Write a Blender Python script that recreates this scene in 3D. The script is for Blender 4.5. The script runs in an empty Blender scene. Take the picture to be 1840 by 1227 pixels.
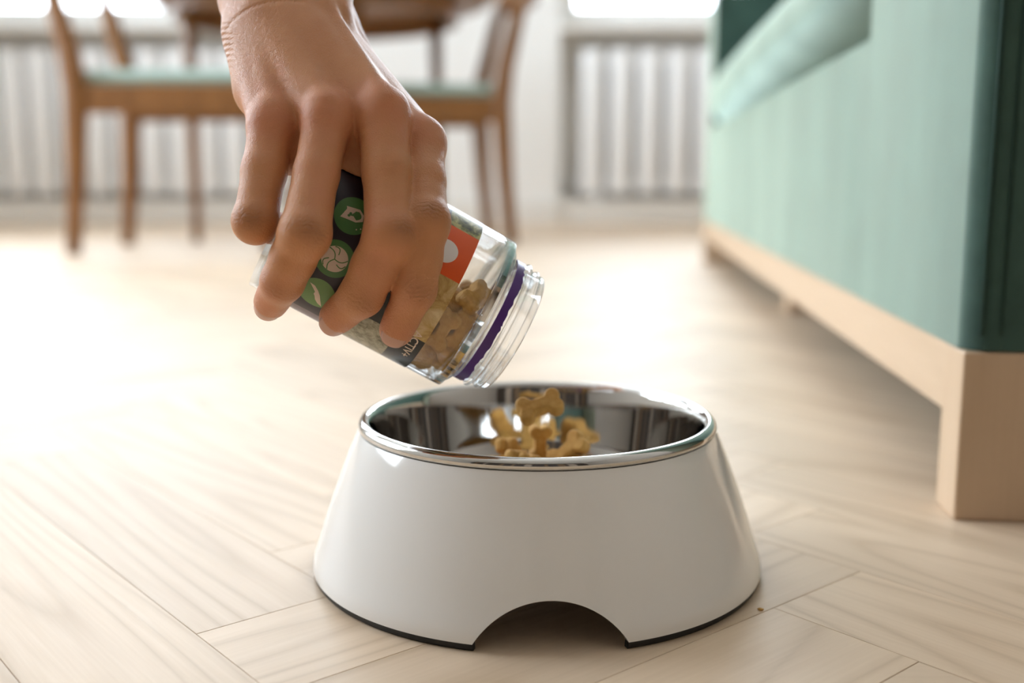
import bpy, bmesh, math, random
import numpy as np
from mathutils import Vector, Matrix

random.seed(7)
rng = np.random.default_rng(11)
S = bpy.context.scene
COL = S.collection

# ------------------------------------------------------------------ camera
FPX, PITCH, EYE = 1913.0, math.radians(8.727), 0.1864
cam_d = bpy.data.cameras.new('camera')
cam_d.sensor_width = 36.0
cam_d.lens = FPX / 1840.0 * 36.0
cam_d.clip_start = 0.02
cam_d.dof.use_dof = True
cam_d.dof.focus_distance = 0.435
cam_d.dof.aperture_fstop = 4.1
cam_d.dof.aperture_blades = 0
cam = bpy.data.objects.new('camera', cam_d)
cam.location = (0, 0, EYE)
cam.rotation_euler = (math.pi / 2 - PITCH, 0, 0)
COL.objects.link(cam)
S.camera = cam

# ------------------------------------------------------------------ daylight
W = bpy.data.worlds.new('daylight')
S.world = W
W.use_nodes = True
bgn = W.node_tree.nodes['Background']
bgn.inputs[0].default_value = (0.89, 0.97, 1.09, 1)
bgn.inputs[1].default_value = 12.6
S.view_settings.view_transform = 'Standard'
S.view_settings.look = 'None'
S.view_settings.exposure = 0.0
S.view_settings.gamma = 1.0
S.view_settings.use_curve_mapping = False
S.cycles.max_bounces = 14
S.cycles.diffuse_bounces = 7
S.cycles.glossy_bounces = 6
S.cycles.transmission_bounces = 12
S.cycles.transparent_max_bounces = 12
S.cycles.sample_clamp_indirect = 6.0
S.cycles.use_denoising = True

def portal(name, loc, rot, sx, sy):
    l = bpy.data.lights.new(name, 'AREA')
    l.shape = 'RECTANGLE'; l.size = sx; l.size_y = sy
    l.cycles.is_portal = True
    o = bpy.data.objects.new(name, l)
    o.location = loc; o.rotation_euler = rot
    COL.objects.link(o)

BACK_Y, LEFT_X, RIGHT_X, FRONT_Y, CEIL_Z = 4.35, -2.65, 1.75, -2.6, 2.8
SILL, HEAD = 0.79, 2.5
WIN1 = (-2.5, -0.62)      # back wall, behind the dining table
WIN2 = (0.19, 1.5)        # back wall, past the sofa
WIN3 = (0.7, 3.7)         # left wall (y range)
portal('portal_back_1', ((WIN1[0] + WIN1[1]) / 2, BACK_Y + .05, (SILL + HEAD) / 2), (-math.pi / 2, 0, 0), WIN1[1] - WIN1[0], HEAD - SILL)
portal('portal_back_2', ((WIN2[0] + WIN2[1]) / 2, BACK_Y + .05, (SILL + HEAD) / 2), (-math.pi / 2, 0, 0), WIN2[1] - WIN2[0], HEAD - SILL)
portal('portal_left', (LEFT_X - .05, (WIN3[0] + WIN3[1]) / 2, (SILL + HEAD) / 2), (0, -math.pi / 2, 0), HEAD - SILL, WIN3[1] - WIN3[0])

# ------------------------------------------------------------------ helpers
CP, SP = math.cos(PITCH), math.sin(PITCH)
def P(px, py, d):
    """Point in the room seen at photo pixel (px, py), at depth d along the lens axis."""
    x = (px - 920) / FPX * d
    v = (613.5 - py) / FPX * d
    return Vector((x, d * CP + v * SP, EYE - d * SP + v * CP))

def mesh_obj(name, verts, faces, mat=None, parent=None, smooth=True, loc=None):
    me = bpy.data.meshes.new(name)
    me.from_pydata([tuple(v) for v in verts], [], faces)
    me.validate(); me.update()
    if smooth:
        me.polygons.foreach_set('use_smooth', [True] * len(me.polygons))
    if mat: me.materials.append(mat)
    o = bpy.data.objects.new(name, me)
    COL.objects.link(o)
    if parent: o.parent = parent
    if loc is not None: o.location = loc
    return o

def bm_obj(name, bm, mat=None, parent=None, smooth=False, loc=None):
    bmesh.ops.recalc_face_normals(bm, faces=bm.faces)
    me = bpy.data.meshes.new(name)
    bm.to_mesh(me); bm.free()
    if smooth:
        me.polygons.foreach_set('use_smooth', [True] * len(me.polygons))
    if mat: me.materials.append(mat)
    o = bpy.data.objects.new(name, me)
    COL.objects.link(o)
    if parent: o.parent = parent
    if loc is not None: o.location = loc
    return o

def add_box(bm, x0, x1, y0, y1, z0, z1):
    vs = [bm.verts.new(p) for p in ((x0, y0, z0), (x1, y0, z0), (x1, y1, z0), (x0, y1, z0),
                                    (x0, y0, z1), (x1, y0, z1), (x1, y1, z1), (x0, y1, z1))]
    for f in ((3, 2, 1, 0), (4, 5, 6, 7), (0, 1, 5, 4), (1, 2, 6, 5), (2, 3, 7, 6), (3, 0, 4, 7)):
        bm.faces.new([vs[i] for i in f])
    return vs

def box(name, x0, x1, y0, y1, z0, z1, mat, parent=None, bevel=0.0, seg=2, smooth=False):
    bm = bmesh.new()
    add_box(bm, x0, x1, y0, y1, z0, z1)
    if bevel > 0:
        bmesh.ops.bevel(bm, geom=bm.edges[:], offset=bevel, segments=seg, profile=.5, affect='EDGES')
    o = bm_obj(name, bm, mat, parent, smooth=smooth or bevel > 0)
    if bevel > 0: weighted(o)
    return o

def weighted(o):
    w = o.modifiers.new('weighted_normal', 'WEIGHTED_NORMAL'); w.keep_sharp = True

def tube(bm, pts, radii, seg=10):
    """Tapered tube through points."""
    pts = [Vector(p) for p in pts]
    rings = []
    for i, p in enumerate(pts):
        t = (pts[min(i + 1, len(pts) - 1)] - pts[max(i - 1, 0)]).normalized()
        a = t.orthogonal().normalized() if i == 0 else (a - t * a.dot(t)).normalized()
        b = t.cross(a)
        r = radii[i] if isinstance(radii, (list, tuple)) else radii
        rings.append([bm.verts.new(p + (a * math.cos(q) + b * math.sin(q)) * r)
                      for q in [2 * math.pi * k / seg for k in range(seg)]])
    for r0, r1 in zip(rings, rings[1:]):
        for k in range(seg):
            bm.faces.new((r0[k], r0[(k + 1) % seg], r1[(k + 1) % seg], r1[k]))
    bm.faces.new(rings[0][::-1]); bm.faces.new(rings[-1])

def lathe(profile, seg=96, closed=False):
    """profile list of (r, z) revolved about z."""
    verts, faces = [], []
    n = len(profile)
    for k in range(seg):
        q = 2 * math.pi * k / seg
        c, s = math.cos(q), math.sin(q)
        verts += [(r * c, r * s, z) for r, z in profile]
    for k in range(seg):
        k2 = (k + 1) % seg
        for i in range(n if closed else n - 1):
            j = (i + 1) % n
            faces.append((k * n + i, k2 * n + i, k2 * n + j, k * n + j))
    return verts, faces

def smooth_profile(pts, sub=6):
    out = []
    for i in range(len(pts) - 1):
        p0 = pts[max(i - 1, 0)]; p1 = pts[i]; p2 = pts[i + 1]; p3 = pts[min(i + 2, len(pts) - 1)]
        for k in range(sub):
            t = k / sub
            out.append(tuple(.5 * ((2 * p1[m]) + (-p0[m] + p2[m]) * t + (2 * p0[m] - 5 * p1[m] + 4 * p2[m] - p3[m]) * t * t
                                   + (-p0[m] + 3 * p1[m] - 3 * p2[m] + p3[m]) * t ** 3) for m in range(len(p1))))
    out.append(tuple(pts[-1]))
    return out

def sharp(o, deg=40):
    bm = bmesh.new(); bm.from_mesh(o.data)
    for e in bm.edges:
        if len(e.link_faces) == 2 and e.calc_face_angle(0) > math.radians(deg): e.smooth = False
    bm.to_mesh(o.data); bm.free()

def empty(name, loc=(0, 0, 0), rz=0.0):
    o = bpy.data.objects.new(name, None)
    o.empty_display_size = .05
    o.location = loc; o.rotation_euler = (0, 0, rz)
    COL.objects.link(o)
    return o

def tag(o, label, cat, group=None):
    o['label'] = label; o['category'] = cat
    if group: o['group'] = group
    return o

def structure(o):
    o['kind'] = 'structure'
    return o

# ------------------------------------------------------------------ materials
def mat(name, color, rough=.5, **kw):
    m = bpy.data.materials.new(name); m.use_nodes = True
    b = m.node_tree.nodes['Principled BSDF']
    b.inputs['Base Color'].default_value = (*color, 1)
    b.inputs['Roughness'].default_value = rough
    for k, v in kw.items():
        b.inputs[k.replace('_', ' ')].default_value = v
    return m

class N:
    """tiny node-graph helper"""
    def __init__(s, m): s.t = m.node_tree; s.b = s.t.nodes.get('Principled BSDF')
    def new(s, kind, **kw):
        n = s.t.nodes.new(kind)
        for k, v in kw.items():
            if k in n.inputs.keys() if not hasattr(n, k) else False: n.inputs[k].default_value = v
            else: setattr(n, k, v)
        return n
    def link(s, a, b): s.t.links.new(a, b)
    def ramp(s, fac, stops):
        r = s.t.nodes.new('ShaderNodeValToRGB')
        e = r.color_ramp.elements
        while len(e) < len(stops): e.new(.5)
        for q, (p, c) in zip(e, stops):
            q.position = p; q.color = (*c, 1) if len(c) == 3 else c
        s.link(fac, r.inputs[0])
        return r.outputs[0]
    def noise(s, vec, scale, detail=3, rough=.5, dist=0):
        n = s.t.nodes.new('ShaderNodeTexNoise')
        n.inputs['Scale'].default_value = scale; n.inputs['Detail'].default_value = detail
        n.inputs['Roughness'].default_value = rough; n.inputs['Distortion'].default_value = dist
        if vec is not None: s.link(vec, n.inputs['Vector'])
        return n.outputs[0]
    def mapping(s, vec, scale=(1, 1, 1), loc=(0, 0, 0), rot=(0, 0, 0)):
        n = s.t.nodes.new('ShaderNodeMapping')
        n.inputs['Scale'].default_value = scale; n.inputs['Location'].default_value = loc; n.inputs['Rotation'].default_value = rot
        s.link(vec, n.inputs['Vector'])
        return n.outputs[0]
    def coord(s, which='Object'):
        return s.t.nodes.new('ShaderNodeTexCoord').outputs[which]
    def math(s, op, a, b=None):
        n = s.t.nodes.new('ShaderNodeMath'); n.operation = op
        for i, v in enumerate((a, b)):
            if v is None: continue
            if isinstance(v, (int, float)): n.inputs[i].default_value = v
            else: s.link(v, n.inputs[i])
        return n.outputs[0]
    def mix(s, fac, a, b, mode='MIX'):
        n = s.t.nodes.new('ShaderNodeMix'); n.data_type = 'RGBA'; n.blend_type = mode
        for i, v in ((0, fac), (6, a), (7, b)):
            if isinstance(v, (int, float)): n.inputs[i].default_value = v
            elif isinstance(v, tuple): n.inputs[i].default_value = (*v, 1)
            else: s.link(v, n.inputs[i])
        return n.outputs[2]
    def bump(s, h, strength=.2, dist=.001, normal=None):
        n = s.t.nodes.new('ShaderNodeBump')
        n.inputs['Strength'].default_value = strength; n.inputs['Distance'].default_value = dist
        s.link(h, n.inputs['Height'])
        if normal is not None: s.link(normal, n.inputs['Normal'])
        return n.outputs[0]

def wood(name, light, dark, along=0, scale=1.0, rough=.4, ring=9.0, per_object=True, coat=0.0, contrast=.5, tint=.12):
    """oak/beech grain running along the given object axis"""
    m = mat(name, light, rough); g = N(m)
    co = g.coord('Object')
    if per_object:
        oi = g.t.nodes.new('ShaderNodeObjectInfo')
        comb = g.t.nodes.new('ShaderNodeCombineXYZ')
        for i, k in enumerate((37.0, 91.0, 13.0)):
            g.link(g.math('MULTIPLY', oi.outputs['Random'], k), comb.inputs[i])
        add = g.t.nodes.new('ShaderNodeVectorMath'); add.operation = 'ADD'
        g.link(co, add.inputs[0]); g.link(comb.outputs[0], add.inputs[1])
        vec = add.outputs[0]
    else:
        vec = co
    sc = [1.0, 1.0, 1.0]; sc[along] = .13
    st = g.mapping(vec, tuple(x * scale for x in sc))
    field = g.noise(st, 9.0, 1.5, .45)                       # broad figure
    rings = g.math('FRACT', g.math('MULTIPLY', field, ring))
    rings = g.math('ABSOLUTE', g.math('SUBTRACT', g.math('MULTIPLY', rings, 2.0), 1.0))
    sc2 = [1.0, 1.0, 1.0]; sc2[along] = .035
    fibre = g.noise(g.mapping(vec, tuple(x * scale for x in sc2)), 420.0, 3, .6)
    fac = g.math('ADD', g.math('MULTIPLY', g.math('POWER', rings, 3.0), .62 * contrast * 1.4), g.math('MULTIPLY', fibre, .5))
    colr = g.ramp(fac, [(.12, light), (.95, dark)])
    if per_object:
        v = g.math('ADD', g.math('MULTIPLY', oi.outputs['Random'], 2 * tint), 1.0 - tint)
        colr = _scale_col(g, colr, v)
    g.link(colr, g.b.inputs['Base Color'])
    g.link(g.bump(fac, .12, .0006), g.b.inputs['Normal'])
    g.link(g.math('ADD', g.math('MULTIPLY', fibre, .14), rough - .07), g.b.inputs['Roughness'])
    if coat:
        g.b.inputs['Coat Weight'].default_value = coat; g.b.inputs['Coat Roughness'].default_value = .25
    return m

def _scale_col(g, colr, v):
    n = g.t.nodes.new('ShaderNodeVectorMath'); n.operation = 'SCALE'
    g.link(colr, n.inputs[0]); g.link(v, n.inputs['Scale'])
    return n.outputs[0]

M = {}
M['wall'] = mat('wall_paint', (.88, .88, .865), .7)
M['wall_far'] = mat('unseen_wall_dark', (.10, .075, .055), .6)
M['ceiling'] = mat('ceiling_paint', (.88, .88, .86), .8)
M['trim'] = mat('trim_paint', (.80, .78, .74), .45)
M['niche'] = mat('niche_paint', (.84, .82, .79), .6)
M['radiator'] = mat('radiator_enamel', (.93, .94, .95), .35)
M['frame'] = mat('window_frame', (.86, .86, .84), .4)
M['oak'] = wood('oak_plank', (.75, .585, .425), (.57, .42, .28), along=0, rough=.46, ring=16, contrast=.6, tint=.09)
M['oak'].node_tree.nodes['Principled BSDF'].inputs['Specular IOR Level'].default_value = .30
M['subfloor'] = mat('floor_joint', (.50, .38, .26), .8)
M['beech'] = wood('beech_leg', (.66, .49, .335), (.55, .385, .245), along=2, rough=.45, ring=7, contrast=.35, tint=.03)
M['beech_rail'] = wood('beech_rail', (.68, .51, .355), (.57, .41, .265), along=1, rough=.45, ring=7, contrast=.35, tint=.03)
M['teak'] = wood('teak', (.29, .13, .040), (.17, .07, .02), along=2, rough=.4, ring=8, contrast=.5, tint=.06)
M['seat'] = mat('mint_seat_fabric', (.42, .58, .52), .8, Sheen_Weight=.5)

def velvet(name, base, tint, weight, rough):
    m = mat(name, base, .75, Sheen_Weight=weight, Sheen_Roughness=rough)
    m.node_tree.nodes['Principled BSDF'].inputs['Sheen Tint'].default_value = (*tint, 1)
    m.node_tree.nodes['Principled BSDF'].inputs['Specular IOR Level'].default_value = .15
    g = N(m); co = g.coord('Object')
    n1 = g.noise(co, 14, 4, .6); n2 = g.noise(co, 900, 2, .5)
    c = g.ramp(n1, [(.3, tuple(x * .72 for x in base)), (.7, tuple(x * 1.35 for x in base))])
    g.link(c, g.b.inputs['Base Color'])
    nap = g.noise(g.mapping(co, (1.0, 1.0, .35)), 7, 3, .55)        # brushed patches in the pile
    tn = g.ramp(nap, [(.35, tuple(x * .80 for x in tint)), (.65, tuple(min(1, x * 1.12) for x in tint))])
    nb = g.bump(n2, .25, .0006)
    g.link(nb, g.b.inputs['Normal'])
    sh = g.t.nodes.new('ShaderNodeBsdfSheen'); g.link(tn, sh.inputs['Color']); sh.inputs['Roughness'].default_value = rough
    ad = g.t.nodes.new('ShaderNodeAddShader'); out = next(x for x in g.t.nodes if x.type == 'OUTPUT_MATERIAL')
    g.link(g.b.outputs[0], ad.inputs[0]); g.link(sh.outputs[0], ad.inputs[1]); g.link(ad.outputs[0], out.inputs[0])
    return m
M['velvet'] = velvet('green_velvet', (.044, .092, .077), (.52, .645, .575), 1.0, .45)
M['seam'] = mat('green_seam', (.012, .045, .036), .8)

M['melamine'] = mat('white_melamine', (.88, .87, .85), .14, Coat_Weight=.4, Coat_Roughness=.04)
M['rubber'] = mat('black_rubber', (.012, .012, .012), .55)
M['steel'] = mat('polished_steel', (.60, .59, .57), .045, Metallic=1.0)

def biscuit():
    m = mat('biscuit', (.52, .29, .075), .75); g = N(m); co = g.coord('Object')
    n = g.noise(co, 420, 4, .65); n2 = g.noise(co, 150, 4, .65)
    c = g.ramp(n2, [(.3, (.47, .225, .036)), (.72, (.68, .39, .10))])
    g.link(c, g.b.inputs['Base Color'])
    g.link(g.bump(n, .8, .0012), g.b.inputs['Normal'])
    return m
M['biscuit'] = biscuit()
def clear_plastic(name, refr):
    m = bpy.data.materials.new(name); m.use_nodes = True
    t = m.node_tree; t.nodes.clear()
    out = t.nodes.new('ShaderNodeOutputMaterial'); mx = t.nodes.new('ShaderNodeMixShader')
    tr = t.nodes.new('ShaderNodeBsdfTransparent'); gl = t.nodes.new('ShaderNodeBsdfGlossy'); lw = t.nodes.new('ShaderNodeLayerWeight')
    gl.inputs['Roughness'].default_value = .03
    tr.inputs[0].default_value = (.98, .985, .985, 1)
    lw.inputs[0].default_value = .5                          # thin-sheet reflectance: 4% head on, rising to grazing, same from both sides
    pw = t.nodes.new('ShaderNodeMath'); pw.operation = 'POWER'; pw.inputs[1].default_value = 3.2
    ma = t.nodes.new('ShaderNodeMath'); ma.operation = 'MULTIPLY_ADD'; ma.inputs[1].default_value = .93; ma.inputs[2].default_value = .05
    t.links.new(lw.outputs['Facing'], pw.inputs[0]); t.links.new(pw.outputs[0], ma.inputs[0])
    gs = t.nodes.new('ShaderNodeBsdfGlass'); gs.inputs['IOR'].default_value = 1.33; gs.inputs['Roughness'].default_value = .0
    m2 = t.nodes.new('ShaderNodeMixShader'); m2.inputs[0].default_value = refr
    t.links.new(tr.outputs[0], m2.inputs[1]); t.links.new(gs.outputs[0], m2.inputs[2])
    t.links.new(ma.outputs[0], mx.inputs[0]); t.links.new(m2.outputs[0], mx.inputs[1]); t.links.new(gl.outputs[0], mx.inputs[2])
    t.links.new(mx.outputs[0], out.inputs[0])
    return m
M['plastic'] = clear_plastic('clear_plastic', .10)
M['plastic_neck'] = clear_plastic('clear_plastic_neck', .45)
M['label_dark'] = mat('label_dark_plum', (.018, .009, .016), .32)
M['label_green'] = mat('label_green', (.075, .21, .055), .35)
M['label_green2'] = mat('label_green_pale', (.16, .30, .09), .35)
M['label_cream'] = mat('label_cream', (.74, .60, .48), .4)
M['label_black'] = mat('label_black', (.010, .009, .008), .3)
M['label_orange'] = mat('label_orange', (.78, .105, .008), .35)
M['label_white'] = mat('label_white', (.80, .79, .78), .35)
M['label_lilac'] = mat('label_lilac', (.55, .48, .55), .35)
M['label_purple'] = mat('label_purple', (.14, .012, .12), .35)
M['seal_purple'] = mat('seal_purple', (.075, .018, .19), .35)
def photo_mat(name, stops, scale):
    m = mat(name, stops[0][1], .35); g = N(m)
    n = g.noise(g.coord('Object'), scale, 5, .65, .6)
    g.link(g.ramp(n, stops), g.b.inputs['Base Color'])
    return m
M['label_fur'] = photo_mat('label_fur_picture', [(.3, (.10, .09, .05)), (.5, (.30, .28, .19)), (.7, (.50, .46, .34))], 320)
M['label_treats'] = photo_mat('label_treat_picture', [(.35, (.30, .16, .03)), (.5, (.55, .38, .14)), (.7, (.75, .62, .36))], 90)
M['label_meadow'] = photo_mat('label_meadow_picture', [(.4, (.03, .035, .015)), (.52, (.16, .17, .05)), (.62, (.45, .42, .16))], 130)

def skin():
    m = mat('skin', (.5, .28, .18), .42); g = N(m); co = g.coord('Object')
    blot = g.noise(co, 28, 3, .55); fine = g.noise(co, 140, 3, .6)
    c = g.ramp(blot, [(.3, (.55, .235, .095)), (.5, (.61, .28, .125)), (.72, (.64, .27, .145))])
    c = g.mix(g.math('MULTIPLY', fine, .18), c, (.46, .23, .13))
    fa = g.t.nodes.new('ShaderNodeAttribute'); fa.attribute_name = 'flush'
    c = g.mix(g.math('MULTIPLY', fa.outputs['Fac'], .5), c, (.58, .215, .12))
    at = g.t.nodes.new('ShaderNodeAttribute'); at.attribute_name = 'knuckle'
    c = g.mix(g.math('MULTIPLY', at.outputs['Fac'], .55), c, (.30, .125, .055))
    g.link(c, g.b.inputs['Base Color'])
    g.b.inputs['Subsurface Weight'].default_value = .12
    g.b.inputs['Subsurface Radius'].default_value = (1.0, .35, .18)
    g.b.inputs['Subsurface Scale'].default_value = .0035
    g.b.inputs['Specular IOR Level'].default_value = .32
    vor = g.t.nodes.new('ShaderNodeTexVoronoi'); vor.feature = 'DISTANCE_TO_EDGE'
    vor.inputs['Scale'].default_value = 900
    g.link(g.mapping(co, (1, 1, 2.2), rot=(.3, .5, .2)), vor.inputs['Vector'])
    wr = g.t.nodes.new('ShaderNodeAttribute'); wr.attribute_name = 'crease'
    b1 = g.bump(vor.outputs['Distance'], .5, .0005)
    b2 = g.bump(g.noise(co, 420, 3, .6), .4, .0007, b1)
    b3 = g.bump(wr.outputs['Fac'], .8, .0006, b2)
    g.link(b3, g.b.inputs['Normal'])
    return m
M['skin'] = skin()
M['nail'] = mat('nail', (.62, .36, .27), .25, Subsurface_Weight=.15, Subsurface_Scale=.002)

def pane_material():
    m = bpy.data.materials.new('window_glass'); m.use_nodes = True
    t = m.node_tree; t.nodes.clear()
    out = t.nodes.new('ShaderNodeOutputMaterial'); mx = t.nodes.new('ShaderNodeMixShader')
    tr = t.nodes.new('ShaderNodeBsdfTransparent'); gl = t.nodes.new('ShaderNodeBsdfGlossy'); fr = t.nodes.new('ShaderNodeFresnel')
    gl.inputs['Roughness'].default_value = .02; fr.inputs['IOR'].default_value = 1.3
    tr.inputs[0].default_value = (.97, .985, .98, 1)
    t.links.new(fr.outputs[0], mx.inputs[0]); t.links.new(tr.outputs[0], mx.inputs[1]); t.links.new(gl.outputs[0], mx.inputs[2])
    t.links.new(mx.outputs[0], out.inputs[0])
    return m
M['pane'] = pane_material()

# ------------------------------------------------------------------ room shell
bm = bmesh.new()
NICHE_Y = BACK_Y + .16
x_l, x_r = LEFT_X, RIGHT_X
add_box(bm, x_l - .3, WIN1[0], BACK_Y, BACK_Y + .3, 0, CEIL_Z)
add_box(bm, WIN1[1], WIN2[0], BACK_Y, BACK_Y + .3, 0, CEIL_Z)
add_box(bm, WIN2[1], x_r + .3, BACK_Y, BACK_Y + .3, 0, CEIL_Z)
for a, b in (WIN1, WIN2):
    add_box(bm, a, b, BACK_Y, BACK_Y + .3, HEAD, CEIL_Z)
structure(bm_obj('wall_back', bm, M['wall']))
bm = bmesh.new()
for a, b in (WIN1, WIN2):
    add_box(bm, a, b, NICHE_Y, NICHE_Y + .14, 0, SILL - .03)
structure(bm_obj('wall_niche', bm, M['niche']))
bm = bmesh.new()
add_box(bm, x_l - .3, x_l, FRONT_Y, WIN3[0], 0, CEIL_Z)
add_box(bm, x_l - .3, x_l, WIN3[1], BACK_Y, 0, CEIL_Z)
add_box(bm, x_l - .3, x_l, WIN3[0], WIN3[1], 0, SILL)
add_box(bm, x_l - .3, x_l, WIN3[0], WIN3[1], HEAD, CEIL_Z)
structure(bm_obj('wall_left', bm, M['wall']))
structure(box('wall_right', x_r, x_r + .2, FRONT_Y, BACK_Y, 0, CEIL_Z, mat('wall_taupe', (.48, .43, .38), .7)))
structure(box('wall_front', x_l - .3, x_r + .2, FRONT_Y - .2, FRONT_Y, 0, CEIL_Z, M['wall_far']))  # unseen wall behind the camera, made dark for the steel dish to reflect
M['added_panel_dark'] = mat('added_panel_dark_wood', (.045, .030, .020), .5)
M['added_panel_mid'] = mat('added_panel_mid_wood', (.20, .12, .06), .5)
M['added_panel_pale'] = mat('added_panel_pale_wood', (.42, .34, .27), .5)
px_, kk_ = x_l, 0  # unseen boards in mixed tones, added to streak the steel dish's reflection
while px_ < x_r - .15:
    wd_ = (.24, .12, .30, .10, .34)[kk_ % 5]
    box('added_panel', px_ + .004, min(px_ + wd_, x_r) - .004, FRONT_Y, FRONT_Y + .02, .0, 2.3, M[('added_panel_dark', 'added_panel_mid', 'added_panel_dark', 'added_panel_pale', 'added_panel_dark', 'added_panel_dark', 'added_panel_mid')[kk_ % 7]], bpy.data.objects['wall_front'], .003)
    px_ += wd_; kk_ += 1
structure(box('ceiling', x_l - .3, x_r + .2, FRONT_Y - .2, BACK_Y + .3, CEIL_Z, CEIL_Z + .1, M['ceiling']))

def window(name, along, a, b, fixed, sashes):
    """window in the plane x or y = fixed between a and b"""
    e = empty(name, (0, 0, 0)); structure(e)
    def bx(nm, u0, u1, w0, w1, z0, z1, m):
        if along == 'x': return box(nm, u0, u1, fixed + w0, fixed + w1, z0, z1, m, e, .004)
        return box(nm, fixed - w1, fixed - w0, u0, u1, z0, z1, m, e, .004)
    t = .07
    bx('frame', a, a + t, .08, .18, SILL, HEAD, M['frame']); bx('frame', b - t, b, .08, .18, SILL, HEAD, M['frame'])
    bx('frame', a + t, b - t, .08, .18, SILL, SILL + t, M['frame']); bx('frame', a + t, b - t, .08, .18, HEAD - t, HEAD, M['frame'])
    n = sashes; wd = (b - a - 2 * t) / n
    for k in range(n):
        u = a + t + k * wd
        if k: bx('mullion', u - .035, u + .035, .08, .18, SILL + t, HEAD - t, M['frame'])
        bx('pane', u + (.035 if k else 0), u + wd - (.035 if k < n - 1 else 0), .125, .131, SILL + t, HEAD - t, M['pane'])
    return e
window('window_1', 'x', *WIN1, BACK_Y, 3)
window('window_2', 'x', *WIN2, BACK_Y, 2)
window('window_3', 'y', *WIN3, LEFT_X, 4)
structure(box('trim_1', WIN1[0], WIN1[1], BACK_Y - .025, BACK_Y + .29, SILL - .03, SILL, M['trim'], None, .006))
structure(box('trim_2', WIN2[0], WIN2[1], BACK_Y - .025, BACK_Y + .29, SILL - .03, SILL, M['trim'], None, .006))
structure(box('trim_3', LEFT_X - .29, LEFT_X + .05, WIN3[0] - .05, WIN3[1] + .05, SILL - .04, SILL, M['trim'], None, .006))
structure(box('baseboard_back', WIN1[1], WIN2[0], BACK_Y - .014, BACK_Y, .0, .09, M['trim'], None, .003))
structure(box('baseboard_left', LEFT_X, LEFT_X + .014, FRONT_Y, BACK_Y, .0, .09, M['trim'], None, .003))
structure(box('baseboard_right', RIGHT_X - .014, RIGHT_X, FRONT_Y, BACK_Y, .0, .09, M['trim'], None, .003))

# ------------------------------------------------------------------ herringbone floor
floor = structure(box('floor', LEFT_X - .3, RIGHT_X + .2, FRONT_Y - .2, BACK_Y + .3, -.05, -.0035, M['subfloor']))
PW, PL, GAP = .0685, .3425, .00013
d1 = Vector((math.cos(math.radians(-50)), math.sin(math.radians(-50))))
n1 = Vector((-d1.y, d1.x))                               # (.766, .643)
def plank_mesh(name):
    bm = bmesh.new()
    vs = add_box(bm, -PL / 2 + GAP, PL / 2 - GAP, -PW / 2 + GAP, PW / 2 - GAP, -.012, 0)
    top = [e for e in bm.edges if all(abs(v.co.z) < 1e-6 for v in e.verts)]
    bmesh.ops.bevel(bm, geom=top, offset=.00018, segments=1, affect='EDGES')
    bmesh.ops.recalc_face_normals(bm, faces=bm.faces)
    me = bpy.data.meshes.new(name); bm.to_mesh(me); bm.free()
    me.materials.append(M['oak'])
    return me
pm = plank_mesh('plank')
spots = []
# column k holds planks along d1 of length L, stepped by one width from column to column; cross planks fill the rest
for k in range(-140, 140):
    p0 = .168 + PW * k
    for j in range(-16, 17):
        q0 = -.2665 - PW * (k - 3) + 2 * PL * j
        c = n1 * (p0 + PW / 2) + d1 * (q0 + PL / 2)
        spots.append((c.x, c.y, math.radians(-50)))
        # plank across: side edges q in [qs, qs+w], begins where the plank along d1 of column k ends
        qs = q0 + PL
        c = n1 * (p0 + PL / 2) + d1 * (qs + PW / 2)
        spots.append((c.x, c.y, math.radians(40)))
mm = .16
spots = [s for s in spots if LEFT_X - .02 + mm * 0 < s[0] < RIGHT_X and FRONT_Y < s[1] < BACK_Y + .1]
def seen(s):
    dpt = s[1] * CP + .188 * SP
    if s[1] < .2: return 9e9 if s[1] < .05 else 5 + abs(s[0])
    px = 920 + s[0] / dpt * FPX
    off = max(0, abs(px - 920) - 920 - 190 / max(s[1], .3))
    return s[1] + off * .02
spots.sort(key=seen)
rest_v, rest_f = [], []
for i, (x, y, a) in enumerate(spots):
    if i < 300:
        o = bpy.data.objects.new('plank', pm); COL.objects.link(o)
        o.parent = floor; o.location = (x, y, random.uniform(-.00005, 0)); o.rotation_euler = (0, 0, a)
    else:
        ca, sa = math.cos(a), math.sin(a); z = random.uniform(-.00025, 0); b0 = len(rest_v)
        for zz in (-.012, z):
            for u, v in ((-1, -1), (1, -1), (1, 1), (-1, 1)):
                u *= PL / 2 - GAP; v *= PW / 2 - GAP
                rest_v.append((x + u * ca - v * sa, y + u * sa + v * ca, zz))
        rest_f += [tuple(b0 + t for t in f) for f in ((4, 5, 6, 7), (0, 1, 5, 4), (1, 2, 6, 5), (2, 3, 7, 6), (3, 0, 4, 7))]
M['oak_far'] = wood('oak_plank_far', (.75, .585, .425), (.57, .42, .28), along=0, rough=.46, per_object=False, contrast=.4)
M['oak_far'].node_tree.nodes['Principled BSDF'].inputs['Specular IOR Level'].default_value = .30
rest = mesh_obj('plank_field', rest_v, rest_f, M['oak_far'], floor, smooth=False)
rest['kind'] = 'stuff'

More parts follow.
